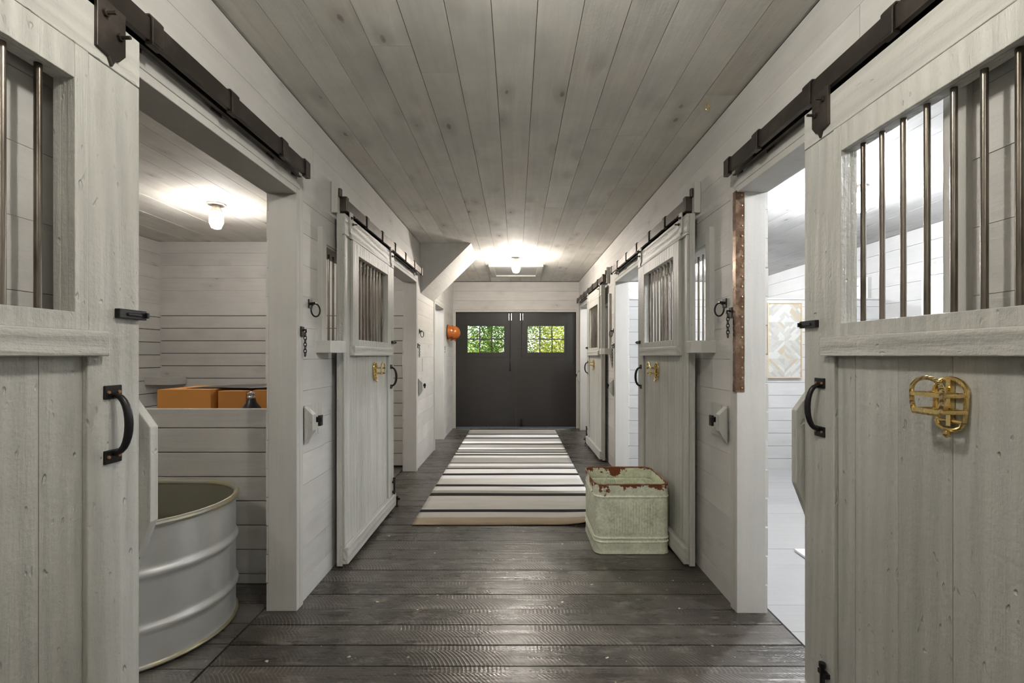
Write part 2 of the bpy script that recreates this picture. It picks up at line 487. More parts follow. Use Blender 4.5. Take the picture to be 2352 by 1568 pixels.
# end wall with the double doors
mb = MB()
DH = [(-1.112, 1.112, 0, 2.137)]
boards(mb, lambda m, a, b_, c, d, j: m.box(a, b_, YB+j, YB+.02, c, d), -WX, WX, 0, CZ, .172, DH, .0025, -.056)
core(mb, lambda m, a, b_, c, d, j: m.box(a, b_, YB+.02, YB+.12, c, d, 1), -4.4, 4.45, -.1, CZ+.06, DH)
for (xa, xb) in ((-4.27, -IX), (IX, 4.32)):
    boards(mb, lambda m, a, b_, c, d, j: m.box(a, b_, YB+j, YB+.02, c, d), xa, xb, 0, CZ, .172, (), .0025, -.056)
struct(mb.build('wall_back', [M['wallx'], M['dark']]), 'grey board end wall above and around the dark double doors', 'wall')
mb = MB()
mb.box(-WX, -1.107, YB-.022, YB, 0, 2.19); mb.box(1.107, WX, YB-.022, YB, 0, 2.19)
mb.box(-1.107, 1.107, YB-.022, YB, 2.137, 2.175)
struct(mb.build('trim_1', M['trim'], bevel=.003), 'grey casing boards around the dark double doors', 'trim')
mb = MB(); mb.box(-4.4, 4.45, YF-.1, YF, -.1, CZ+.05)
struct(mb.build('wall_front', M['wallx']), 'grey end wall of the aisle behind the viewer', 'wall')

# stall rooms: outer walls
mb = MB()
boards(mb, lambda m, a, b_, c, d, j: m.box(-4.29, -4.27+j, a, b_, c, d), YF, YB, 0, CZ, .15, (), .004, 0, 0, .004, low)
mb.box(-4.4, -4.29, YF, YB, -.05, CZ, 1)
struct(mb.build('wall_stall_left', [M['wall'], M['dark']]), 'grey board side wall at the back of the stock tank stall', 'wall')
mb = MB()
boards(mb, lambda m, a, b_, c, d, j: m.box(a, b_, 5.54+j, 5.56, c, d), -4.27, -IX, 0, CZ, .15, (), .004, .02, 0, .004, low)
boards(mb, lambda m, a, b_, c, d, j: m.box(a, b_, 5.62, 5.64+j, c, d), -4.27, -IX, 0, CZ, .15, (), .004, 0, 0, .002)
mb.box(-4.27, -IX, 5.56, 5.62, 0, CZ, 1)
struct(mb.build('wall_stall_back', [M['wallx'], M['dark']]), 'grey board cross wall with dark gaps behind the orange cartons', 'wall')
mb = MB()
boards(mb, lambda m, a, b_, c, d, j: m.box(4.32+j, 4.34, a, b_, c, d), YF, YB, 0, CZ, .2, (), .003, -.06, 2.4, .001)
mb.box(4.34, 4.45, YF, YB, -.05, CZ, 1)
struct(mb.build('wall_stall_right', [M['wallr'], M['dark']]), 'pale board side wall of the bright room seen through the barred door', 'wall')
mb = MB()
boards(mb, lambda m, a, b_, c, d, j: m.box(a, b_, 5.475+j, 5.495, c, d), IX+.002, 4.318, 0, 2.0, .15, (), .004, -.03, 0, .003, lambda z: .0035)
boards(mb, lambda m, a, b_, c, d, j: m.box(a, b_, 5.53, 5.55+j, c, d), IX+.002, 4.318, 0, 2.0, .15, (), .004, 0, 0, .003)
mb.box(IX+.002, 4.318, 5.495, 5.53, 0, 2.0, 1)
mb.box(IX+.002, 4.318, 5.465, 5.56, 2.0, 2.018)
struct(mb.build('wall_partition_right', [M['wallx_dim'], M['dark']]), 'pale board partition carrying the wooden mosaic panel', 'wall')
mb = MB()
boards(mb, lambda m, a, b_, c, d, j: m.box(a, b_, 2.71+j, 2.755, c, d), -4.268, -IX-.004, 0, 1.03, .143, (), .004, -.085, 0, .004, lambda z: .005)
struct(mb.build('wall_partition_left', [M['wallx'], M['dark']], bevel=.003), 'low grey plank partition between the stock tank and the orange cartons', 'wall')

# casings, jambs and headers of the openings
tn = 2
names = {(-1,0): 'opening behind the stock tank', (-1,1): 'opening beyond the left barred door', (-1,2): 'narrow doorway before the orange hats',
         (1,0): 'bright opening with the copper corner strip', (1,1): 'opening beyond the right barred door', (1,2): 'last opening beside the double doors'}
for sd in (-1, 1):
    for k, (a, b_, z0, z1) in enumerate(DOORS[sd]):
        mb = MB(); t = .03; X0, X1 = WX-.012, IX-.012
        mb.box(X0, X1, b_-.002, b_+t, 0, z1+t); mb.box(X0, X1, a-t, a+.002, 0, z1+t)
        mb.box(X0, X1, a+.002, b_-.002, z1-.002, z1+t)
        cw = .068
        mb.box(WX-.014, WX+.002, b_+t, b_+cw, 0, z1+.075); mb.box(WX-.014, WX+.002, a-cw, a-t, 0, z1+.075)
        mb.box(WX-.014, WX+.002, a-t, b_+t, z1+t, z1+.075)
        o = mb.build('trim_%d' % tn, M['trim'], side=sd, bevel=.003); tn += 1
        struct(o, 'grey jamb boards and casing of the ' + names[(sd, k)], 'door frame')

# stair bulkhead in the ceiling corner
mb = MB()
mb.prism([(-WX+.001, CZ-.001), (-.545, CZ-.001), (-WX+.001, 2.095)], 'y', 5.61, 6.48)
struct(mb.build('beam_1', M['wall']), 'sloped boxed bulkhead in the corner between the left wall and ceiling', 'beam')
# ceiling hatch
mb = MB()
mb.box(-.41, .41, 6.92, 7.02, CZ-.035, CZ); mb.box(-.41, .41, 7.78, 7.88, CZ-.035, CZ)
mb.box(-.41, -.33, 7.02, 7.78, CZ-.035, CZ); mb.box(.33, .41, 7.02, 7.78, CZ-.035, CZ)
hatch = thing('ceiling_hatch', 'white framed attic hatch in the ceiling beyond the aisle lamp', 'hatch', (0, 7.4, CZ-.03), kind='structure')
mb.build('hatch_frame', M['trimy'], hatch, bevel=.004)
MB().box(-.33, .33, 7.02, 7.78, CZ-.012, CZ-.002).build('hatch_panel', M['trimy'], hatch)

# doorways on the far right room wall
for k, (y0, y1, zt, lb) in enumerate(((4.02, 4.86, 2.26, 'white door casing on the side wall of the bright room'), (5.66, 6.3, 2.3, 'white casing on the side wall behind the pale partition'))):
    d = thing('door_%d' % (k+1), lb, 'door', (4.3, (y0+y1)/2, 0), kind='structure')
    mb = MB(); mb.box(4.27, 4.318, y1-.09, y1, 0, zt); mb.box(4.27, 4.318, y0, y0+.09, 0, zt); mb.box(4.27, 4.318, y0+.09, y1-.09, zt-.09, zt)
    mb.build('casing', M['white'], d, bevel=.004)
    mb = MB(); mb.box(4.305, 4.318, y0+.09, y1-.09, 0, zt-.09)
    mb.box(4.296, 4.305, y0+.09, y0+.2, 0, zt-.12); mb.box(4.296, 4.305, y1-.2, y1-.09, 0, zt-.12); mb.box(4.296, 4.305, y0+.2, y1-.2, .9, 1.02)
    mb.build('door_panel', M['white'], d)

# ------------------------------------------------------------------ windows in the wall behind the doors
def barred_window(sd, dn, idx, label):
    y0 = dn-.13
    w = thing('window_%d' % idx, label, 'window', (sd*WX, y0, 1.36), kind='structure')
    a, b_ = y0, y0+1.19
    if idx == 3: b_ = 6.85
    mb = MB()
    mb.box(WX-.028, WX+.002, a-.062, a, 1.425, 2.094)
    mb.box(WX-.006, WX+.002, a, b_+.02, 2.016, 2.094)
    mb.box(WX+.0, IX-.001, a, a+.012, 1.43, 2.016); mb.box(WX+.0, IX-.001, b_-.012, b_, 1.43, 2.016)
    mb.box(WX+.0, IX-.001, a+.012, b_-.012, 2.004, 2.016)
    mb.build('window_frame', M['trim'], w, sd, bevel=.002)
    mb = MB()
    mb.prism([(WX+.01, a-.085), (1.075, a-.085), (1.036, a-.03), (1.036, a+.05), (WX+.01, a+.05)], 'z', 1.355, 1.427)
    mb.box(WX-.004, IX-.001, a+.05, b_, 1.405, 1.427)
    mb.build('window_sill', M['trimy'], w, sd, bevel=.003)
    y = a+.055
    while y < b_-.03:
        MB().tube([(1.235, y, 1.42), (1.235, y, 2.012)], .0075, 8).build('bar', M['steel'], w, sd, smooth=True)
        y += .0757
barred_window(-1, 2.89, 1, 'barred wall window behind the open left door with the brass rack')
barred_window(1, 2.89, 2, 'barred wall window behind the door beside the zinc bin')
barred_window(1, 5.80, 3, 'barred wall window behind the farthest sliding door')

# ------------------------------------------------------------------ sliding doors
DW = 1.16
def rack(door, sd, yc, z0=1.165):
    """brass bridle rack: two arched frames joined by level bars"""
    def arch(x, zlo, zhi, w, r, mat, nm, root, tail=False):
        pts = []
        for k in range(17):
            t = PI*k/16
            pts.append((x, yc + w*math.cos(t), zhi - w*.75 + w*.75*math.sin(t)))
        pts = [(x, yc+w*.86, zlo)] + [(x, yc+w*.97, zlo+(zhi-w*.75-zlo)*.5)] + pts + [(x, yc-w*.97, zlo+(zhi-w*.75-zlo)*.5), (x, yc-w*.86, zlo)]
        mb = MB(); mb.tube(pts, r, 8); mb.tube([pts[0], pts[-1]], r*.9, 8)
        return mb.build(nm, mat, root, sd, smooth=True)
    root = arch(1.020, z0+.032, z0+.120, .043, .0055, M['rope'], 'bridle_rack', door)
    root['label'] = 'brass bridle rack'
    back = arch(1.080, z0+.012, z0+.118, .042, .0055, M['brass'], 'rack_backplate', root)
    mb = MB()
    mb.box(1.074, 1.085, yc-.006, yc+.006, z0, z0+.115)
    mb.tube([(1.078, yc-.036, z0+.012), (1.078, yc-.030, z0-.001), (1.078, yc-.015, z0-.008), (1.078, yc, z0-.010), (1.078, yc+.015, z0-.008), (1.078, yc+.030, z0-.001), (1.078, yc+.036, z0+.012)], .0055, 8)
    mb.lathe([(.003, 0), (.009, -.008), (.006, -.014), (.001, -.018)], (1.07, yc, z0-.012), 'z', 10)
    for zz in (z0+.092, z0+.045): mb.lathe([(.006, 0), (.006, .004)], (1.07, yc, zz), 'x', 10)
    mb.build('rack_stem', M['brass'], root, sd, smooth=True)
    for zz in (z0+.078, z0+.038):
        mb = MB()
        for dy in (-.04, .04): mb.tube([(1.020, yc+dy, zz), (1.080, yc+dy, zz)], .0058, 8)
        mb.box(1.015, 1.025, yc-.04, yc+.04, zz-.005, zz+.005)
        mb.box(1.075, 1.083, yc-.04, yc+.04, zz-.005, zz+.005)
        mb.build('rack_bar', M['brass'], root, sd, smooth=True)

def sliding_door(sd, yn, label, hardware='bronze', with_rack=True, guard=False, rack_u=.62):
    yf = yn + DW
    d = thing('sliding_door', label, 'door', (sd*1.1, (yn+yf)/2, 0.02), 'barred sliding stall doors')
    wa, wb, za, zb = yn+.25, yf-.195, 1.446, 2.013
    # leaf of upright planks
    mb = MB(); n = 8; ws = [random.uniform(.8, 1.25) for _ in range(n)]; tot = sum(ws); y = yn
    for k in range(n):
        y2 = y + DW*ws[k]/tot
        x = 1.087 + random.uniform(-.001, .001)
        if y2 <= wa or y >= wb: segs = [(y, y2, .02, 2.23)]
        else:
            segs = [(y, y2, .02, za), (y, y2, zb, 2.23)]
            if y < wa: segs.append((y, wa, za, zb))
            if y2 > wb: segs.append((wb, y2, za, zb))
        for s_ in segs: mb.box(x, 1.105, s_[0]+.0006, s_[1]-.0006, s_[2], s_[3])
        y = y2
    mb.box(1.105, 1.122, yn, wa, .02, 2.23); mb.box(1.105, 1.122, wb, yf, .02, 2.23)
    mb.box(1.105, 1.122, wa, wb, .02, za); mb.box(1.105, 1.122, wa, wb, zb, 2.23)
    mb.build('plank_leaf', M['door'], d, sd)
    mb = MB(); mb.box(1.072, 1.0875, yf-.158, yf, .135, 2.098); mb.build('stile', M['door'], d, sd, bevel=.003)
    mb = MB(); mb.box(1.072, 1.0875, yn, yn+.032, .135, 2.098); mb.build('stile', M['door'], d, sd, bevel=.004)
    mb = MB(); mb.box(1.0705, 1.0875, yn, yf, 2.10, 2.23); mb.build('top_rail', M['doory'], d, sd, bevel=.003)
    ta, tb = yn+.14, yf-.160
    mb = MB()
    mb.box(1.0685, 1.0875, ta, wa, za-.044, 2.098); mb.box(1.0685, 1.0875, wb, tb, za-.044, 2.098)
    mb.box(1.0695, 1.0875, wa, wb, zb, 2.098); mb.box(1.0675, 1.0875, wa, wb, za-.044, za)
    mb.build('window_trim', M['door'], d, sd, bevel=.002)
    mb = MB(); mb.box(1.050, 1.0875, yn+.13, yf-.12, 1.338, 1.402); mb.build('ledge_board', M['doory'], d, sd, bevel=.003)
    mb = MB(); mb.box(1.050, 1.0875, yn, yf, .03, .135); mb.build('kick_board', M['doory'], d, sd, bevel=.006)
    for k in range(9):
        yy = yf-.25-.0757*k
        MB().tube([(1.102, yy, za-.006), (1.102, yy, zb+.006)], .0076, 16).build('bar', M['steel'], d, sd, smooth=True)
    # pull handle
    yh = yf-.09
    mb = MB()
    pts = []
    for k in range(15):
        t = PI*k/14
        pts.append((1.072 - .046*math.sin(t)**.75, yh, 1.158 + .078*math.cos(t)))
    rr = [.0065 + .0035*math.sin(PI*k/14) for k in range(15)]
    h = mb.tube(pts, rr, 10).build('pull_handle', M['iron'], d, sd, smooth=True, angle=60); h['label'] = 'black iron pull handle'
    for zz in (1.243, 1.073):
        mb = MB(); mb.box(1.066, 1.0725, yh-.026, yh+.026, zz-.018, zz+.018)
        pl = mb.build('mounting_plate', M['iron'], h, sd, bevel=.002)
        for dy in (-.016, .016): MB().lathe([(.005, 0), (.004, -.003)], (1.066, yh+dy, zz), 'x', 10).build('screw', M['screw'], pl, sd)
    # edge latch
    mb = MB(); mb.box(1.058, 1.0725, yf-.082, yf+.010, 1.440, 1.466)
    mb.box(1.054, 1.0585, yf-.058, yf-.010, 1.448, 1.457)
    mb.box(1.050, 1.0585, yf+.001, yf+.010, 1.445, 1.461)
    mb.build('edge_latch', M['iron'], d, sd, bevel=.0025)
    # hangers
    dark = hardware == 'bronze'
    for yy in (yf-.10, yn+.10):
        w = .043 if dark else .024
        mb = MB()
        mb.prism([(yy-w, 2.262), (yy+w, 2.262), (yy+w, 2.15), (yy+w*.55, 2.125), (yy+w*.35, 2.125), (yy+w*.05, 2.10), (yy-w*.2, 2.122), (yy-w, 2.128)], 'x', 1.062, 1.0712)
        hg = mb.build('hanger_strap', M['bronze'] if dark else M['doory'], d, sd, bevel=.0015)
        for zz, dy in ((2.19, w*.5), (2.225, -w*.5)):
            mb = MB(); mb.lathe([(.0095, 0), (.0095, -.008)], (1.062, yy+dy, zz), 'x', 6); mb.lathe([(.0048, -.005), (.0048, -.03)], (1.062, yy+dy, zz), 'x', 8)
            mb.build('hanger_bolt', M['bronze'], hg, sd)
    # foot bolt
    yb = yf-.12 if guard else yf-.035
    mb = MB(); mb.tube([(1.058, yb, .12), (1.058, yb, .27)], .008, 10); mb.box(1.055, 1.073, yb-.02, yb+.02, .15, .165); mb.box(1.055, 1.073, yb-.02, yb+.02, .235, .25)
    mb.lathe([(.011, 0), (.011, .014)], (1.058, yb, .265), 'z', 10)
    mb.build('foot_bolt', M['iron'], d, sd, smooth=True)
    if guard:
        mb = MB(); mb.prism([(1.105, 1.21), (1.098, 1.215), (1.041, 1.135), (1.041, .865), (1.098, .715), (1.105, .715)], 'y', yf+.0005, yf+.03)
        mb.build('edge_guard', M['door'], d, sd, bevel=.003)
    if with_rack: rack(d, sd, yn + rack_u)
    return d
sliding_door(-1, 1.314-DW, 'nearest barred sliding door, cropped by the frame, beside the stock tank', 'bronze', False, True)
sliding_door(1, 1.714-DW, 'nearest barred sliding door with a large brass rack, beside the bright room', 'bronze', True, True, .593)
sliding_door(-1, 2.89, 'barred sliding door with brass rack on the wall opposite the zinc bin', 'painted', rack_u=.655)
sliding_door(1, 2.89, 'barred sliding door with brass rack directly behind the zinc bin', 'painted', rack_u=.655)
sliding_door(1, 5.80, 'farthest barred sliding door, next to the dark double doors', 'painted', rack_u=.60)

# ------------------------------------------------------------------ door rails
def door_rail(sd, y0, y1, brs, label, block=False):
    r = thing('door_rail', label, 'door rail', (sd*1.16, (y0+y1)/2, 2.3), 'iron sliding door rails')
    z0, z1, xf, xb = 2.265, 2.338, 1.075, 1.132
    mb = MB(); t = .004
    mb.prism([(xf, z0), (xf, z1-.006), (xf+.006, z1), (xb, z1), (xb, z0), (xb-.018, z0), (xb-.018, z0+t), (xb-t, z0+t), (xb-t, z1-t), (xf+t+.003, z1-t), (xf+t, z1-t-.003), (xf+t, z0+t), (xf+.018, z0+t), (xf+.018, z0)], 'y', y0, y1)
    tr = mb.build('track', M['bronze'], r, sd)
    for yb in brs:
        mb = MB(); w = .022
        mb.prism([(xf-.008, z0-.006), (xf-.008, z1-.004), (xf+.002, z1+.008), (WX-.004, z1+.008), (WX-.004, z1-.002), (xf+.004, z1+.0015), (xf-.0015, z1-.006), (xf-.0015, z0-.006)], 'y', yb-w, yb+w)
        mb.box(xf-.008, xf+.016, yb-w, yb+w, z0-.010, z0-.0005)
        mb.prism([(yb-w*2.4, z1+.012), (yb-w*2.0, z1+.030), (yb-w*.9, z1+.033), (yb-w*.5, z1+.020), (yb+w*1.0, z1+.022), (yb+w*1.2, z1-.01), (yb-w*2.4, z1-.01)], 'x', WX-.018, WX-.0145)
        mb.prism([(yb-w*1.6, z0-.006), (yb+w*1.2, z0-.008), (yb+w*1.2, z1), (yb-w*1.6, z1)], 'x', WX-.022, WX-.0185)
        mb.build('bracket', M['bronze'], r, sd, bevel=.002)
    if block:
        mb = MB(); mb.box(1.118, WX-.002, y0-.05, y0-.005, 2.235, 2.43); mb.build('end_block', M['trim'], r, sd, bevel=.003)
        mb = MB(); mb.box(xf-.002, xb+.01, y0-.012, y0+.03, z0-.01, z1+.012); mb.box(1.10, 1.118, y0-.04, y0-.01, z1, z1+.055)
        mb.build('end_cap', M['bronze'], r, sd, bevel=.004)
door_rail(-1, .02, 2.40, [.6, .985, 1.378, 1.761, 2.146, 2.376], 'dark iron rail over the opening with the stock tank')
door_rail(1, .02, 2.376, [.6, .98, 1.33, 1.70, 2.07, 2.352], 'dark iron rail over the bright opening')
door_rail(-1, 2.94, 5.30, [3.35, 3.74, 4.13, 4.52, 4.91, 5.27], 'iron rail over the door opposite the zinc bin', True)
door_rail(1, 2.94, 5.25, [3.35, 3.74, 4.13, 4.52, 4.91, 5.22], 'iron rail over the door behind the zinc bin', True)
door_rail(1, 5.74, 8.18, [6.1, 6.5, 6.9, 7.3, 7.7, 8.1], 'iron rail over the farthest sliding door, near the double doors', True)

# ------------------------------------------------------------------ wall hardware
def catch(sd, y, label):
    c = thing('door_catch', label, 'door catch', (sd*WX, y+.1, .885), 'wooden door catches')
    MB().box(1.146, WX-.002, y+.018, y+.225, .885, 1.066).build('back_plate', M['door'], c, sd, bevel=.002)
    MB().prism([(1.1465, 1.062), (1.100, 1.018), (1.100, .93), (1.1465, .855)], 'y', y, y+.045).build('wedge_block', M['door'], c, sd, bevel=.002)
    mb = MB(); mb.box(1.072, 1.1462, y+.046, y+.056, .972, 1.0); mb.box(1.080, 1.094, y+.052, y+.085, .950, 1.008)
    mb.box(1.094, 1.12, y+.046, y+.085, .975, .998)
    mb.build('iron_keeper', M['iron'], c, sd, bevel=.001)
catch(-1, 2.498, 'grey wooden door catch with black keeper beyond the stock tank opening')
catch(1, 2.498, 'grey wooden door catch with black keeper below the copper corner strip')
catch(-1, 5.44, 'grey wooden door catch on the wall under the boxed bulkhead')
catch(1, 5.41, 'grey wooden door catch between the zinc bin door and farthest door')
catch(1, 8.27, 'wooden door catch in the corner by the dark double doors')

def tie_ring(sd, y, z, label):
    c = thing('tie_ring', label, 'tie ring', (sd*WX, y, z), 'wall tie rings')
    MB().box(WX-.008, WX-.001, y-.022, y+.022, z-.005, z+.045).build('ring_plate', M['iron'], c, sd, bevel=.002)
    mb = MB(); mb.tube([(WX-.006, y-.012, z+.02), (WX-.034, y-.008, z+.024), (WX-.034, y+.008, z+.024), (WX-.006, y+.012, z+.02)], .006, 8)
    mb.tube([(WX-.03+.012*math.cos(t), y+.010*math.sin(t)*0+.004, z-.022+.045*math.sin(t)) for t in [0]], .001, 3) if False else None
    mb.build('staple', M['iron'], c, sd, smooth=True)
    pts = [(WX-.034-.012*math.cos(t)+.0, y+.030*math.cos(t), z-.016+.036*math.sin(t)) for t in [2*PI*k/20 for k in range(20)]]
    MB().tube(pts, .0045, 8, True).build('ring', M['iron'], c, sd, smooth=True)
def chain(sd, y, z0, z1, label, x=WX-.016):
    c = thing('snap_chain', label, 'chain', (sd*WX, y, z0), 'hanging snap chains')
    MB().box(x-.006, x+.0015, y-.018, y+.018, z1-.035, z1+.02).build('chain_plate', M['iron'], c, sd, bevel=.002)
    mb = MB(); mb.tube([(x-.004, y, z1), (x-.022, y, z1+.002), (x-.022, y, z1-.014)], .006, 8); mb.build('hook', M['iron'], c, sd, smooth=True)
    zz = z1-.012; k = 0
    mb = MB()
    while zz > z0+.006:
        pts = []
        for j in range(10):
            t = 2*PI*j/10; a = .0075*math.cos(t); h = .0125*math.sin(t)
            pts.append((x-.018 + (a if k % 2 else 0), y + (0 if k % 2 else a), zz-.012+h))
        mb.tube(pts, .0026, 6, True); zz -= .0175; k += 1
    mb.build('chain_links', M['iron'], c, sd, smooth=True)
tie_ring(-1, 2.594, 1.61, 'black iron tie ring on the wall beside the left barred window')
tie_ring(1, 2.556, 1.61, 'black iron tie ring next to the copper corner strip')
tie_ring(-1, 5.54, 1.61, 'small iron tie ring under the boxed bulkhead')
tie_ring(1, 5.47, 1.61, 'small iron tie ring between the zinc bin door and farthest door')
chain(-1, 2.466, 1.335, 1.475, 'short black snap chain on the casing beyond the stock tank')
chain(1, 2.452, 1.447, 1.575, 'short black snap chain against the copper corner strip')
chain(-1, 5.385, 1.32, 1.46, 'small snap chain on the casing under the boxed bulkhead')
chain(1, 5.385, 1.20, 1.46, 'long snap chain on the casing beyond the zinc bin door')

# copper corner strip on the bright opening
cs = thing('corner_strip', 'dented copper angle strip nailed to the jamb of the bright opening', 'corner guard', (1.15, 2.40, 1.15))
mb = MB(); ya = 2.394
n = 26
for k in range(n):
    z0, z1 = 1.15+1.045*k/n, 1.15+1.045*(k+1)/n
    for (zz0, zz1) in ((z0, z1),):
        mb.box(1.1405+random.uniform(-.001,.001), 1.1445, ya, ya+.034, zz0, zz1)
        mb.box(1.1405, 1.186, ya+random.uniform(-.0012,.0012), ya+.0035, zz0, zz1)
mb.build('angle_strip', M['copper'], cs)
mb = MB()
for k in range(20):
    zz = 1.17+1.0*k/19
    mb.lathe([(.0065, 0), (.005, -.003), (.001, -.0045)], (1.172, ya-.0005, zz), 'y', 10)
mb.build('nail_head', M['screw'], cs, smooth=True)

# switch, plate, hats
sw = thing('light_switch', 'small dark switch plate under the orange hats', 'switch', (-WX, 7.45, 1.4))
MB().box(WX-.008, WX-.001, 7.44, 7.50, 1.37, 1.50).build('switch_plate', M['brass'], sw, -1, bevel=.002)
mb = MB()
for zz in (1.40, 1.435, 1.47): mb.box(WX-.016, WX-.0085, 7.462, 7.478, zz-.008, zz+.008)
mb.build('toggle', M['iron'], sw, -1)
tag(MB().box(WX-.006, WX-.001, 5.70, 5.82, 1.14, 1.31).build('cover_plate', M['trim'], None, -1, bevel=.002), 'grey blank cover plate on the wall under the boxed bulkhead', 'cover plate')
def hat(x0, depth, rad, y, z, label, dy):
    h = thing('riding_hat', label, 'hat', (-(WX-x0), y, z), 'orange hats on the wall')
    prof = [(rad, 0)] + [(rad*math.cos(t)**.8, depth*math.sin(t)) for t in [PI/2*k/10 for k in range(1, 10)]] + [(.004, depth)]
    mb = MB(); mb.lathe([(r, -d) for r, d in prof], (WX-x0, y, z), 'x', 28, capa=False)
    mb.build('shell', M['hat'], h, -1, smooth=True, angle=70, solid=.004)
    mb = MB()
    mb.prism([(WX-x0+.004, z-rad*1.0), (WX-x0-depth*.10, z-rad*1.02), (WX-x0-depth*.40, z-rad*1.26), (WX-x0-depth*.32, z-rad*.95)], 'y', y-rad*.55, y+rad*.55)
    mb.build('peak', M['hat'], h, -1, bevel=.006)
    MB().tube([(WX-x0+.002, y+rad*1.015*math.cos(t), z+rad*1.015*math.sin(t)) for t in [2*PI*k/32 for k in range(32)]], .009, 8, True).build('rim_band', M['hatrim'], h, -1, smooth=True)
hat(.012, .145, .118, 7.80, 1.735, 'orange hard shelled hat hung closest to the wall', 0)
hat(.085, .13, .118, 7.835, 1.725, 'outer orange hat nested over another on the wall hook', 0)
hk = MB(); hk.tube([(WX-.001, 7.8, 1.76), (WX-.07, 7.8, 1.76), (WX-.08, 7.8, 1.785)], .006, 8)
tag(hk.build('hat_hook', M['iron'], None, -1, smooth=True), 'iron hook that carries the two orange hats', 'hook')
# ceiling eye hook
eh = thing('ceiling_hook', 'tiny brass eye hook screwed into the ceiling near the right wall', 'hook', (1.025, 2.47, CZ))
MB().tube([(1.025, 2.47, CZ+.002), (1.025, 2.47, CZ-.028)], .003, 8).build('shank', M['brass'], eh, smooth=True)
MB().tube([(1.025+.010*math.cos(t), 2.47, CZ-.040+.013*math.sin(t)) for t in [2*PI*k/16 for k in range(16)]], .003, 8, True).build('eye', M['brass'], eh, smooth=True)
# floor door guides
for sd, y, lb in ((-1, 4.10, 'iron floor guide at the foot of the door opposite the zinc bin'), (1, 7.02, 'iron floor guide at the foot of the farthest sliding door')):
    gd = thing('floor_guide', lb, 'door guide', (sd*1.055, y, 0), 'iron floor guides')
    mb = MB(); mb.tube([(1.055, y, -.002), (1.058, y, .02), (1.055, y, .06)], .006, 8); mb.lathe([(.016, 0), (.014, .004)], (1.055, y, -.001), 'z', 12)
    mb.build('guide_post', M['iron'], gd, sd, smooth=True)
    mb = MB(); mb.box(1.03, 1.08, y-.008, y+.008, .058, .076); mb.box(1.047, 1.063, y-.01, y+.01, .076, .09)
    mb.build('guide_head', M['iron'], gd, sd, bevel=.002)

# ------------------------------------------------------------------ double doors
def barn_door(sd, label):
    d = thing('barn_door', label, 'door', (sd*.55, YB+.04, .01), 'dark double doors')
    x0, x1 = .0002, 1.107; wa, wb, za, zb = .2165, .895, 1.397, 1.885
    yb = YB+.03; zt, zl = 2.130, .016
    mb = MB()
    mb.box(x0, wa, yb, yb+.05, zl, zt); mb.box(wb, x1, yb, yb+.05, zl, zt)
    mb.box(wa, wb, yb, yb+.05, zl, za); mb.box(wa, wb, yb, yb+.05, zb, zt)
    mb.build('door_leaf', M['black'], d, sd)
    mb = MB(); t = .04
    mb.box(wa-t, wa, yb-.008, yb-.0003, za-t*2.3, zb+t*.9); mb.box(wb, wb+t, yb-.008, yb-.0003, za-t*2.3, zb+t*.9)
    mb.box(wa, wb, yb-.008, yb-.0003, za-t*2.3, za); mb.box(wa, wb, yb-.008, yb-.0003, zb, zb+t*.9)
    mb.build('window_frame', M['black'], d, sd, bevel=.002)
    mb = MB()
    for k in (1, 2):
        x = wa+(wb-wa)*k/3; mb.box(x-.008, x+.008, yb+.012, yb+.036, za, zb)
    zz = (za+zb)/2; mb.box(wa, wb, yb+.010, yb+.038, zz-.009, zz+.009)
    mb.build('muntin_grid', M['black'], d, sd)
    MB().box(wa, wb, yb+.022, yb+.026, za, zb).build('glass', M['glass'], d, sd)
    mb = MB(); xb = .105
    mb.lathe([(.008, 0), (.008, -.13)], (xb-.022, yb-.018, 2.115), 'z', 10); mb.lathe([(.008, 0), (.008, -.13)], (xb+.022, yb-.018, 2.115), 'z', 10)
    bo = mb.build('bolt_keeper', M['steelw'], d, sd, smooth=True)
    mb = MB(); mb.tube([(xb, yb-.014, 1.25 if sd < 0 else 1.30), (xb, yb-.014, 2.118)], .006, 8)
    for zz in (1.33, 1.46, 1.97): mb.box(xb-.014, xb+.014, yb-.018, yb-.0005, zz-.008, zz+.008)
    mb.build('slide_bolt', M['iron'], d, sd, smooth=True)
    if sd < 0:
        mb = MB(); mb.tube([(xb, yb-.006, 1.20), (xb, yb-.04, 1.19), (xb, yb-.045, 1.13), (xb, yb-.036, 1.075), (xb, yb-.004, 1.07)], .008, 8); mb.lathe([(.02, 0), (.02, -.008)], (xb, yb-.001, 1.215), 'y', 14); mb.box(xb-.012, xb+.012, yb-.005, yb-.0005, 1.05, 1.09)
        mb.build('thumb_latch', M['iron'], d, sd, smooth=True)
    else:
        mb = MB(); mb.tube([(xb, yb-.012, .02), (xb, yb-.012, .16)], .012, 8); mb.box(xb-.02, xb+.02, yb-.016, yb-.0005, .02, .08)
        mb.build('foot_bolt', M['iron'], d, sd, smooth=True)
    mb = MB()
    for zz in (1.20, 2.08):
        for k in range(4): mb.lathe([(.010, 0), (.007, -.005)], (1.08-.065*k-.02, yb-.0003, zz), 'y', 10)
    mb.build('hinge_bolt', M['black'], d, sd)
barn_door(-1, 'dark double door leaf with thumb latch and six pane window, nearer the orange hats')
barn_door(1, 'dark double door leaf without latch, beside the farthest sliding door')

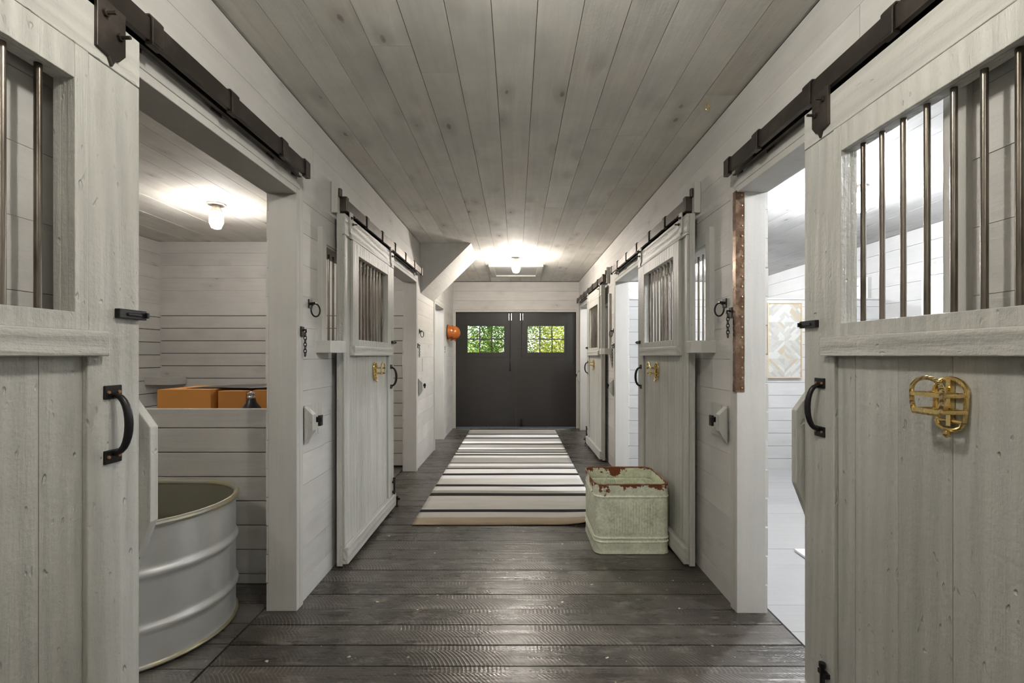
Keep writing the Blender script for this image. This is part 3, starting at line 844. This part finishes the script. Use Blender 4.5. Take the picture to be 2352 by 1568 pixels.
# ------------------------------------------------------------------ lamps
LAMP = {'aisle': emit('aisle_bulb_glow', (1.0, .92, .83), 1), 'near': emit('near_bulb_glow', (1.0, .97, .90), 1), 'back': emit('rear_fill_glow', (1.0, .97, .90), 1), 'stall': emit('stall_bulb_glow', (1.0, .945, .88), 1), 'far': emit('end_room_bulb_glow', (.93, .96, 1.0), 1), 'bright': emit('far_room_bulb_glow', (.93, .96, 1.0), 1), 'cool': emit('room_bulb_glow', (.93, .96, 1.0), 1)}
STRENGTH = {'aisle': 128, 'near': 61, 'back': 30, 'stall': 50, 'cool': 255, 'bright': 315, 'far': 190}
M['porcelain'] = plain('lamp_porcelain', (.42, .38, .33), .4)
def jar_lamp(x, y, key, label, scale=1.0, shade=False, mat=None):
    l = thing('ceiling_lamp', label, 'lamp', (x, y, CZ), 'jar shaped ceiling lamps')
    c = (x, y, CZ); s = scale
    MB().lathe([(.078*s, .002), (.080*s, -.006), (.074*s, -.014), (.045*s, -.018)], c, 'z', 28).build('base_plate', M['porcelain'], l, smooth=True)
    MB().lathe([(.042*s, -.017), (.036*s, -.03), (.040*s, -.05), (.052*s, -.066), (.053*s, -.076)], c, 'z', 24).build('lamp_collar', M['porcelain'], l, smooth=True)
    MB().lathe([(.046*s, -.0765), (.049*s, -.09), (.049*s, -.17), (.044*s, -.195), (.030*s, -.213), (.010*s, -.220)], c, 'z', 18).build('glass_jar', mat or LAMP[key], l, smooth=True, angle=60)
    mb = MB()
    for k in range(4):
        t = PI*k/4 + .3
        pts = [(x+.057*s*math.cos(t), y+.057*s*math.sin(t), CZ-.07), (x+.059*s*math.cos(t), y+.059*s*math.sin(t), CZ-.17), (x+.040*s*math.cos(t), y+.040*s*math.sin(t), CZ-.216), (x, y, CZ-.232),
               (x-.040*s*math.cos(t), y-.040*s*math.sin(t), CZ-.216), (x-.059*s*math.cos(t), y-.059*s*math.sin(t), CZ-.17), (x-.057*s*math.cos(t), y-.057*s*math.sin(t), CZ-.07)]
        mb.tube(pts, .0022, 6)
    mb.build('wire_guard', M['steelw'], l, smooth=True)
    if shade:
        MB().lathe([(.055, -.074), (.10, -.085), (.18, -.13), (.205, -.165), (.202, -.166), (.176, -.134), (.098, -.090), (.055, -.079)], c, 'z', 32, capa=False, capb=False).build('lamp_shade', M['iron'], l, smooth=True)
for k_, m_ in LAMP.items(): m_.node_tree.nodes['Emission'].inputs[1].default_value = STRENGTH[k_]
jar_lamp(0, 6.38, 'aisle', 'glowing jar lamp on the aisle ceiling in front of the hatch')
jar_lamp(-2.70, 4.16, 'stall', 'glowing jar lamp in the stall above the orange cartons')
jar_lamp(2.75, 3.68, 'bright', 'glowing jar lamp in the bright room, hidden behind the right wall')
jar_lamp(2.72, 1.26, 'cool', 'glowing jar lamp in the bright room near the viewer')
jar_lamp(-2.72, 1.30, 'stall', 'glowing jar lamp over the stock tank stall near the viewer')
jar_lamp(0, 1.0, 'near', 'glowing jar lamp on the aisle ceiling overhead near the viewer')
jar_lamp(0, -1.0, 'back', 'unseen fill lamp added on the aisle ceiling behind the viewer')  # added out of view as frontal fill for the aisle
jar_lamp(-2.3, 7.0, 'far', 'glowing jar lamp in the small room behind the narrow doorway')
jar_lamp(2.75, 7.3, 'far', 'glowing jar lamp in the room behind the farthest sliding door')

# ------------------------------------------------------------------ stock tank
tk = thing('stock_tank', 'oval galvanized steel stock tank in the open stall', 'stock tank', (-2.13, 2.26, 0))
def stadium(r, z, n=24):
    cx1, cx2, cy = -1.815, -2.45, 2.26
    p = [(cx1+r*math.cos(t), cy+r*math.sin(t), z) for t in [-PI/2+PI*k/n for k in range(n+1)]]
    p += [(cx2+r*math.cos(t), cy+r*math.sin(t), z) for t in [PI/2+PI*k/n for k in range(n+1)]]
    return p
def loft(rings, closed_caps=(False, False)):
    mb = MB(); n = len(rings[0]); vs = [p for r in rings for p in r]; fs = []
    for i in range(len(rings)-1):
        for j in range(n):
            j2 = (j+1) % n
            fs.append([i*n+j, i*n+j2, (i+1)*n+j2, (i+1)*n+j])
    if closed_caps[0]: fs.append(list(range(n))[::-1])
    if closed_caps[1]: fs.append([(len(rings)-1)*n+j for j in range(n)])
    mb._add(vs, fs); return mb
R0 = .38
def tank_off(z):
    o = 0
    for zc, w, a in ((.17, .030, .013), (.405, .030, .013)):
        u = (z-zc)/w
        if abs(u) < 1: o += a*(.5+.5*math.cos(PI*u))
    return o
zs = sorted({.012+.6*k/60 for k in range(61)})
loft([stadium(R0+tank_off(z), z) for z in zs]).build('tank_wall', M['zinc'], tk, smooth=True, angle=50)
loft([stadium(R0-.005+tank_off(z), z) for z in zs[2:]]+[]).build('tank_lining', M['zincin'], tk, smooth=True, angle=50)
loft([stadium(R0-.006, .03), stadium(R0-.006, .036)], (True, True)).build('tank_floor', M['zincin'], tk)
MB().tube(stadium(R0+.004, .617)[:25]+stadium(R0+.004, .617)[25:], .015, 10, True).build('rolled_rim', M['rim'], tk, smooth=True)
MB().tube(stadium(R0+.003, .013), .010, 8, True).build('bottom_bead', M['rim'], tk, smooth=True)

# ------------------------------------------------------------------ cartons behind the low partition
def carton(x0, x1, y0, y1, zt, rot, label):
    cx, cy = (x0+x1)/2, (y0+y1)/2
    c = thing('cardboard_box', label, 'box', (cx, cy, 0), 'orange cardboard boxes')
    w, d = (x1-x0)/2, (y1-y0)/2; t = .006
    mb = MB(); z0 = .002
    mb.box(cx-w, cx+w, cy-d, cy-d+t, z0, zt); mb.box(cx-w, cx+w, cy+d-t, cy+d, z0, zt)
    mb.box(cx-w, cx-w+t, cy-d+t, cy+d-t, z0, zt); mb.box(cx+w-t, cx+w, cy-d+t, cy+d-t, z0, zt); mb.box(cx-w+t, cx+w-t, cy-d+t, cy+d-t, z0, z0+t)
    b_ = mb.build('box_body', M['carton'], c)
    mb = MB(); mb.box(cx-w, cx-.002, cy-d, cy+d, zt+.0005, zt+.0045); mb.box(cx+.002, cx+w, cy-d, cy+d, zt+.0005, zt+.0045)
    mb.build('box_flap', M['carton'], c, bevel=.001)
    c.rotation_euler = (0, 0, rot)
carton(-2.58, -2.195, 3.32, 3.75, 1.090, 0, 'orange cardboard box, the widest of those above the low partition')
carton(-2.155, -1.955, 3.34, 3.72, 1.078, 0, 'narrow orange cardboard box between the wide box and black vase')
carton(-1.915, -1.56, 3.36, 3.74, 1.082, 0, 'orange cardboard box behind the black vase')
# black plastic sheet over the boxes
mb = MB(); nx, ny = 30, 8
for i in range(nx+1):
    for j in range(ny+1):
        x = -2.44 + .94*i/nx; y = 3.42 + .30*j/ny
        t = i/nx
        z = 1.097 + .030*math.sin(PI*min(1, t*.62)) * math.sin(PI*(.15+.7*j/ny)) * (.6+.4*math.sin(t*9+j)) + .004*mnoise.noise(Vector((x*7, y*9, 1)))
        mb.v.append((x, y, max(1.0965, z)))
for i in range(nx):
    for j in range(ny):
        a = i*(ny+1)+j; mb.f.append([a, a+1, a+ny+2, a+ny+1]); mb.m.append(0)
bag = mb.build('plastic_sheet', M['bag'], None, smooth=True, angle=80, solid=.004)
tag(bag, 'black plastic sheet lying along the tops of the orange cartons', 'plastic sheet')
# black vase with chrome stopper
vs = thing('floor_vase', 'tall black glossy vase in front of the orange boxes', 'vase', (-1.80, 3.14, 0))
vx, vy = -1.80, 3.14
MB().lathe([(.10, .0), (.12, .05), (.13, .5), (.12, .85), (.085, .95), (.055, .99), (.032, 1.02), (.024, 1.05)], (vx, vy, 0), 'z', 28).build('vase_body', M['bag'], vs, smooth=True)
MB().lathe([(.024, 1.05), (.026, 1.058), (.022, 1.066), (.026, 1.078), (.018, 1.09), (.006, 1.095)], (vx, vy, 0), 'z', 20).build('vase_neck', M['chrome'], vs, smooth=True)
# corner ledge
tag(MB().box(-4.268, -3.95, 5.30, 5.535, 1.00, 1.09).build('corner_shelf', M['trimy'], None, bevel=.003), 'small grey ledge in the stall corner above the cartons', 'shelf')

# ------------------------------------------------------------------ zinc bin
bx0, bx1, by0, by1, bh = .537, 1.040, 3.115, 3.60, .470
bn = thing('zinc_bin', 'rusty galvanized metal bin standing at the end of the striped rug', 'bin', ((bx0+bx1)/2, (by0+by1)/2, 0))
def rrect(off, z, rad=.055, flute=0.0, npc=8, nf=46):
    x0, x1, y0, y1 = bx0-off, bx1+off, by0-off, by1+off
    r = rad+off; p = []
    def side(a, b_, nrm):
        for k in range(1, nf):
            t = k/nf; e = min(1, min(t, 1-t)*12) if min(t, 1-t) > .10 else 0
            f = flute*e*(.5-.5*math.cos(2*PI*t*21))
            p.append((a[0]+(b_[0]-a[0])*t+nrm[0]*f, a[1]+(b_[1]-a[1])*t+nrm[1]*f, z))
    def corner(cx, cy, t0):
        for k in range(npc+1):
            t = t0+PI/2*k/npc; p.append((cx+r*math.cos(t), cy+r*math.sin(t), z))
    nf = 168
    corner(x1-r, y0+r, -PI/2); side((x1, y0+r), (x1, y1-r), (1, 0))
    corner(x1-r, y1-r, 0); side((x1-r, y1), (x0+r, y1), (0, 1))
    corner(x0+r, y1-r, PI/2); side((x0, y1-r), (x0, y0+r), (-1, 0))
    corner(x0+r, y0+r, PI); side((x0+r, y0), (x1-r, y0), (0, -1))
    return p
def bead(z):
    o = 0
    for zc, w, a in ((.385, .009, .006), (.106, .008, .006), (.080, .008, .006)):
        u = (z-zc)/w
        if abs(u) < 1: o += a*(.5+.5*math.cos(PI*u))
    if z < .03: o += .006*(1-z/.03)
    return o
zl = sorted(set([.002+.468*k/60 for k in range(61)]+[c_+d_ for c_ in (.385, .106, .080) for d_ in (-.008, -.004, 0, .004, .008)]))
fl = lambda z: .0055*max(0, min(1, (z-.13)/.02, (.365-z)/.02))
loft([rrect(bead(z), z, flute=fl(z)) for z in zl]).build('bin_wall', M['galv'], bn, smooth=True, angle=50)
loft([rrect(bead(z)-.004, z, flute=fl(z)) for z in zl if z > .02]).build('bin_lining', M['galv'], bn, smooth=True, angle=50)
loft([rrect(-.005, .022), rrect(-.005, .026)], (True, True)).build('bin_floor', M['galv'], bn)
MB().tube(rrect(.001, .470)[::4], .0042, 8, True).build('bin_rim', metal('rust_edge', (.26, .115, .05), .6, .3, .5, 14, (.50, .38, .25)), bn, smooth=True)
for xs in (bx0+.082, bx1-.082):
    mb = MB(); mb.prism([(xs-.003, by0+.003), (xs-.0015, by0-.0022), (xs+.0005, by0-.0022), (xs+.001, by0+.003)], 'z', .006, .466)
    mb.build('seam', M['galv'], bn)
for (cx, cy) in ((bx0, by0), (bx1, by0)):
    sx = 1 if cx == bx0 else -1
    mb = MB()
    for zz in (.425, .405, .24, .05): mb.lathe([(.0055, 0), (.004, -.003), (.001, -.004)], (cx+sx*.068, by0-.0055, zz), 'y', 8)
    mb.build('rivet', M['galv'], bn, smooth=True)

# ------------------------------------------------------------------ rug
zyl = [(122, 5), (135, 3), (143, 1), (175, 0), (184, 2), (214, 0), (226, 1), (258, 2), (279, 0), (291, 1), (325, 2), (344, 0), (353, 1), (371, 0), (381, 3), (397, 0), (410, 2), (434, 1), (490, 0), (498, 2),
       (525, 1), (545, 0), (558, 2), (604, 0), (626, 2), (660, 3), (725, 0), (748, 2), (792, 1), (820, 0), (851, 3), (905, 3), (998, 0), (1028, 3), (1085, 4), (1157, -1)]
yof = lambda zy: 1420/(144+zy/4.704)
mb = MB(); NX = 40
def rug_z(x, y):
    z = .010 + .0022*mnoise.noise(Vector((x*2.2, y*1.4, 0))) + .0012*mnoise.noise(Vector((x*.8, y*9, 4)))
    u = max(0, (x-.30)/.40); v = max(0, 1-(y-3.655)/.45)
    z += .055*u*u*v*v
    return z
rows = [(yof(a), c) for a, c in zyl]
cur = None
for (ya, c), (yb2, _) in zip(rows, rows[1:]):
    n = max(1, int(abs(ya-yb2)/.06))
    for k in range(n):
        y0, y1 = ya+(yb2-ya)*k/n, ya+(yb2-ya)*(k+1)/n
        for i in range(NX):
            xa, xb = -.82+1.52*i/NX, -.82+1.52*(i+1)/NX
            wob = lambda x, y: y + .010*mnoise.noise(Vector((x*1.6, y*3, 7)))*min(1, (8.1-y)*3)*(1 if y > 3.7 else 0)
            P = lambda x, y: (x, wob(x, y), rug_z(x, y))
            mb.quad(P(xa, y0), P(xa, y1), P(xb, y1), P(xb, y0), c)
me_o = mb.build('striped_rug', RUG, None, smooth=True, angle=80)
bm = bmesh.new(); bm.from_mesh(me_o.data); bmesh.ops.remove_doubles(bm, verts=bm.verts[:], dist=1e-5)
for f in bm.faces:
    if f.normal.z < 0: f.normal_flip()
bm.to_mesh(me_o.data); bm.free()
md = me_o.modifiers.new('solid', 'SOLIDIFY'); md.thickness = .007; md.offset = -1
tag(me_o, 'long striped runner rug in black, grey and white along the aisle', 'rug')

# ------------------------------------------------------------------ mosaic panel and mat in the bright room
pn = thing('mosaic_panel', 'framed pale wood mosaic panel on the bright partition', 'wall art', (3.17, 5.45, 1.5))
px0, px1, pz0, pz1, pyy = 2.965, 3.372, 1.073, 1.962, 5.462
mb = MB(); t = .012
mb.box(px0, px1, pyy-.03, pyy-.002, pz0, pz0+t); mb.box(px0, px1, pyy-.03, pyy-.002, pz1-t, pz1)
mb.box(px0, px0+t, pyy-.03, pyy-.002, pz0+t, pz1-t); mb.box(px1-t, px1, pyy-.03, pyy-.002, pz0+t, pz1-t)
mb.build('picture_frame', plain('pale_oak', (.40, .31, .19), .6), pn)
mos = [plain('mosaic_%d' % i, c, .6, 0, .08) for i, c in enumerate(((.33,.325,.30), (.285,.28,.255), (.38,.378,.365), (.315,.275,.205), (.31,.30,.27)))]
mb = MB(); cx = (px0+px1)/2; cell = (px1-px0-2*t)/2
rng = random.Random(3)
def clip_poly(poly, x0, x1, z0, z1):
    def cl(p, f, inter):
        o = []
        for i in range(len(p)):
            a, b_ = p[i-1], p[i]
            if f(b_):
                if not f(a): o.append(inter(a, b_))
                o.append(b_)
            elif f(a): o.append(inter(a, b_))
        return o
    for ax, lim, sgn in ((0, x0, 1), (0, x1, -1), (1, z0, 1), (1, z1, -1)):
        if not poly: break
        f = lambda p: (p[ax]-lim)*sgn >= -1e-9
        def inter(a, b_):
            tt = (lim-a[ax])/(b_[ax]-a[ax]); return (a[0]+(b_[0]-a[0])*tt, a[1]+(b_[1]-a[1])*tt)
        poly = cl(poly, f, inter)
    return poly
zm = (pz0+pz1)/2
for cz, zlo, zhi in (((zm+pz1-t)/2, zm, pz1-t), ((zm+pz0+t)/2, pz0+t, zm)):
    ring = .042
    for k in range(12):
        r0, r1 = k*ring, (k+1)*ring
        for q in range(4):
            dirs = [((1,0),(0,1)), ((0,1),(-1,0)), ((-1,0),(0,-1)), ((0,-1),(1,0))][q]
            nseg = max(1, k//2+1) if k < 8 else 4
            for s_ in range(nseg):
                u0, u1 = s_/nseg, (s_+1)/nseg
                P = lambda r, u: (cx+r*(dirs[0][0]*(1-u)+dirs[1][0]*u), cz+r*(dirs[0][1]*(1-u)+dirs[1][1]*u))
                poly = clip_poly([P(r0, u0), P(r1, u0), P(r1, u1), P(r0, u1)], px0+t, px1-t, zlo, zhi)
                if len(poly) >= 3:
                    d = pyy-.018-rng.uniform(0, .002)
                    mb._add([(p[0], d, p[1]) for p in poly], [list(range(len(poly)))], rng.choice([0,0,1,2,2,3,4]))
mb.box(px0+t, px1-t, pyy-.0175, pyy-.004, pz0+t, pz1-t, 1)
mb.build('mosaic_tiles', mos, pn, recalc=False)
tag(MB().box(1.905, 2.6, 2.35, 3.16, .001, .018).build('white_board', M['white'], None, bevel=.003), 'flat white board lying on the floor of the bright room', 'board')

# ------------------------------------------------------------------ outside
gr = MB(); gr.box(-30, 30, YB+.13, 60, -.25, -.12)
struct(gr.build('ground', M['grass']), 'grass outside the double doors', 'ground')
leaf = [leaf_mat('leaf_yellow_green', (.26, .33, .05), (.50, .47, .10)), leaf_mat('leaf_green', (.10, .22, .035), (.26, .36, .06)), leaf_mat('leaf_deep_green', (.05, .13, .04), (.13, .26, .07))]
bark = plain('bark', (.07, .055, .04), .9)
def tree(x, y, h, rad, kind, n, label):
    t = thing('tree', label, 'tree', (x, y, -.12), 'trees outside the double doors')
    r = random.Random(int(x*100)+int(y*10))
    mb = MB(); mb.tube([(x, y, -.13), (x+.05, y, h*.4), (x-.04, y+.05, h*.85)], [.13, .10, .03], 8)
    for k in range(5):
        a = r.uniform(0, 2*PI); z = h*r.uniform(.25, .6)
        mb.tube([(x, y, z), (x+rad*.6*math.cos(a), y+rad*.6*math.sin(a), z+h*.2)], [.04, .01], 6)
    mb.build('trunk', bark, t, smooth=True)
    vs, fs = [], []
    cl = [(r.gauss(0, .42), r.gauss(0, .42), r.uniform(.12, .95), r.uniform(.35, .62)) for _ in range(26)]
    for k in range(n):
        c = cl[r.randrange(len(cl))]
        d = Vector((r.gauss(0,1), r.gauss(0,1), r.gauss(0,1))).normalized()*c[3]*rad*r.uniform(.5, 1)
        p = Vector((x+c[0]*rad, y+c[1]*rad, h*c[2]))+d*Vector((1,1,.8)).length/1.6
        a = Vector((r.gauss(0,1), r.gauss(0,1), r.gauss(0,.6))).normalized(); b_ = a.orthogonal().normalized()
        q = a.cross(b_); b_ = (b_*math.cos(k)+q*math.sin(k)).normalized()
        L = r.uniform(.022, .050); i = len(vs)
        vs += [p-a*L, p+b_*L*.5, p+a*L, p-b_*L*.5]; fs.append([i, i+1, i+2, i+3])
    mb = MB(); mb._add(vs, fs); mb.build('foliage', leaf[kind], t, recalc=False)
for i, (x, y, h, rd, k, n, lb) in enumerate((
    (-1.9, 13.2, 3.4, 1.5, 1, 18000, 'green leafy tree behind the pane nearest the orange hats'),
    (-.2, 14.0, 3.6, 1.4, 1, 18000, 'green tree between the two door windows outside'),
    (1.6, 13.0, 3.6, 1.5, 0, 18000, 'yellow green tree behind the window near the farthest sliding door'),
    (3.4, 14.6, 3.8, 1.7, 0, 8000, 'yellow green tree at the edge of the yard'),
    (-3.8, 14.8, 3.8, 1.7, 2, 8000, 'deep green tree at the edge of the yard'),
    (-1.0, 17.0, 4.4, 2.2, 2, 10000, 'deep green tree in the second row outside'),
    (2.3, 17.4, 4.6, 2.2, 1, 10000, 'tall mid green tree in the second row outside'))):
    tree(x, y, h, rd, k, n, lb)

tag(MB().box(-1.5, 1.5, YB+.125, YB+1.6, -.10, -.012).build('added_slab', plain('pale_slab', (.72, .70, .66), .8), None, bevel=.01), 'pale slab added outside the dark double doors to brighten the gap below', 'added_slab', None, 'structure')  # light slab added so the slit under the doors reads bright
# ------------------------------------------------------------------ light, world, camera
w = bpy.data.worlds.new('sky'); SC.world = w; w.use_nodes = True
nt = w.node_tree; nt.nodes.clear(); g = N(nt)
sky = g.n('ShaderNodeTexSky'); sky.sky_type = 'NISHITA'; sky.sun_disc = False; sky.sun_elevation = math.radians(42); sky.sun_rotation = math.radians(120)
bg = g.n('ShaderNodeBackground'); bg.inputs[1].default_value = .13
ow = g.n('ShaderNodeOutputWorld'); g.l(sky.outputs[0], bg.inputs[0]); g.l(bg.outputs[0], ow.inputs[0])
sl = bpy.data.lights.new('sun', 'SUN'); sl.energy = 2.3; sl.angle = math.radians(.6); sl.color = (1, .95, .85)
so = bpy.data.objects.new('sun', sl); COL.objects.link(so); so.rotation_euler = (math.radians(48), 0, math.radians(35)); so.location = (5, -5, 12)

cam = bpy.data.cameras.new('camera'); co = bpy.data.objects.new('camera', cam); COL.objects.link(co)
cam.sensor_width = 36; cam.lens = 36*1060/2352; cam.shift_x = -9/2352; cam.shift_y = 32/2352
cam.clip_start = .02; cam.clip_end = 200
co.location = (0, 0, H); co.rotation_euler = (PI/2, 0, 0)
SC.camera = co
vs_ = SC.view_settings; vs_.view_transform = 'Standard'; vs_.look = 'None'; vs_.gamma = 1; vs_.use_curve_mapping = False
vs_.exposure = 2.35
SC.cycles.max_bounces = 8; SC.cycles.diffuse_bounces = 5; SC.cycles.glossy_bounces = 3
SC.cycles.use_denoising = True
SC.cycles.sample_clamp_indirect = 8
for o in bpy.data.objects:
    if '_org' in o: del o['_org']
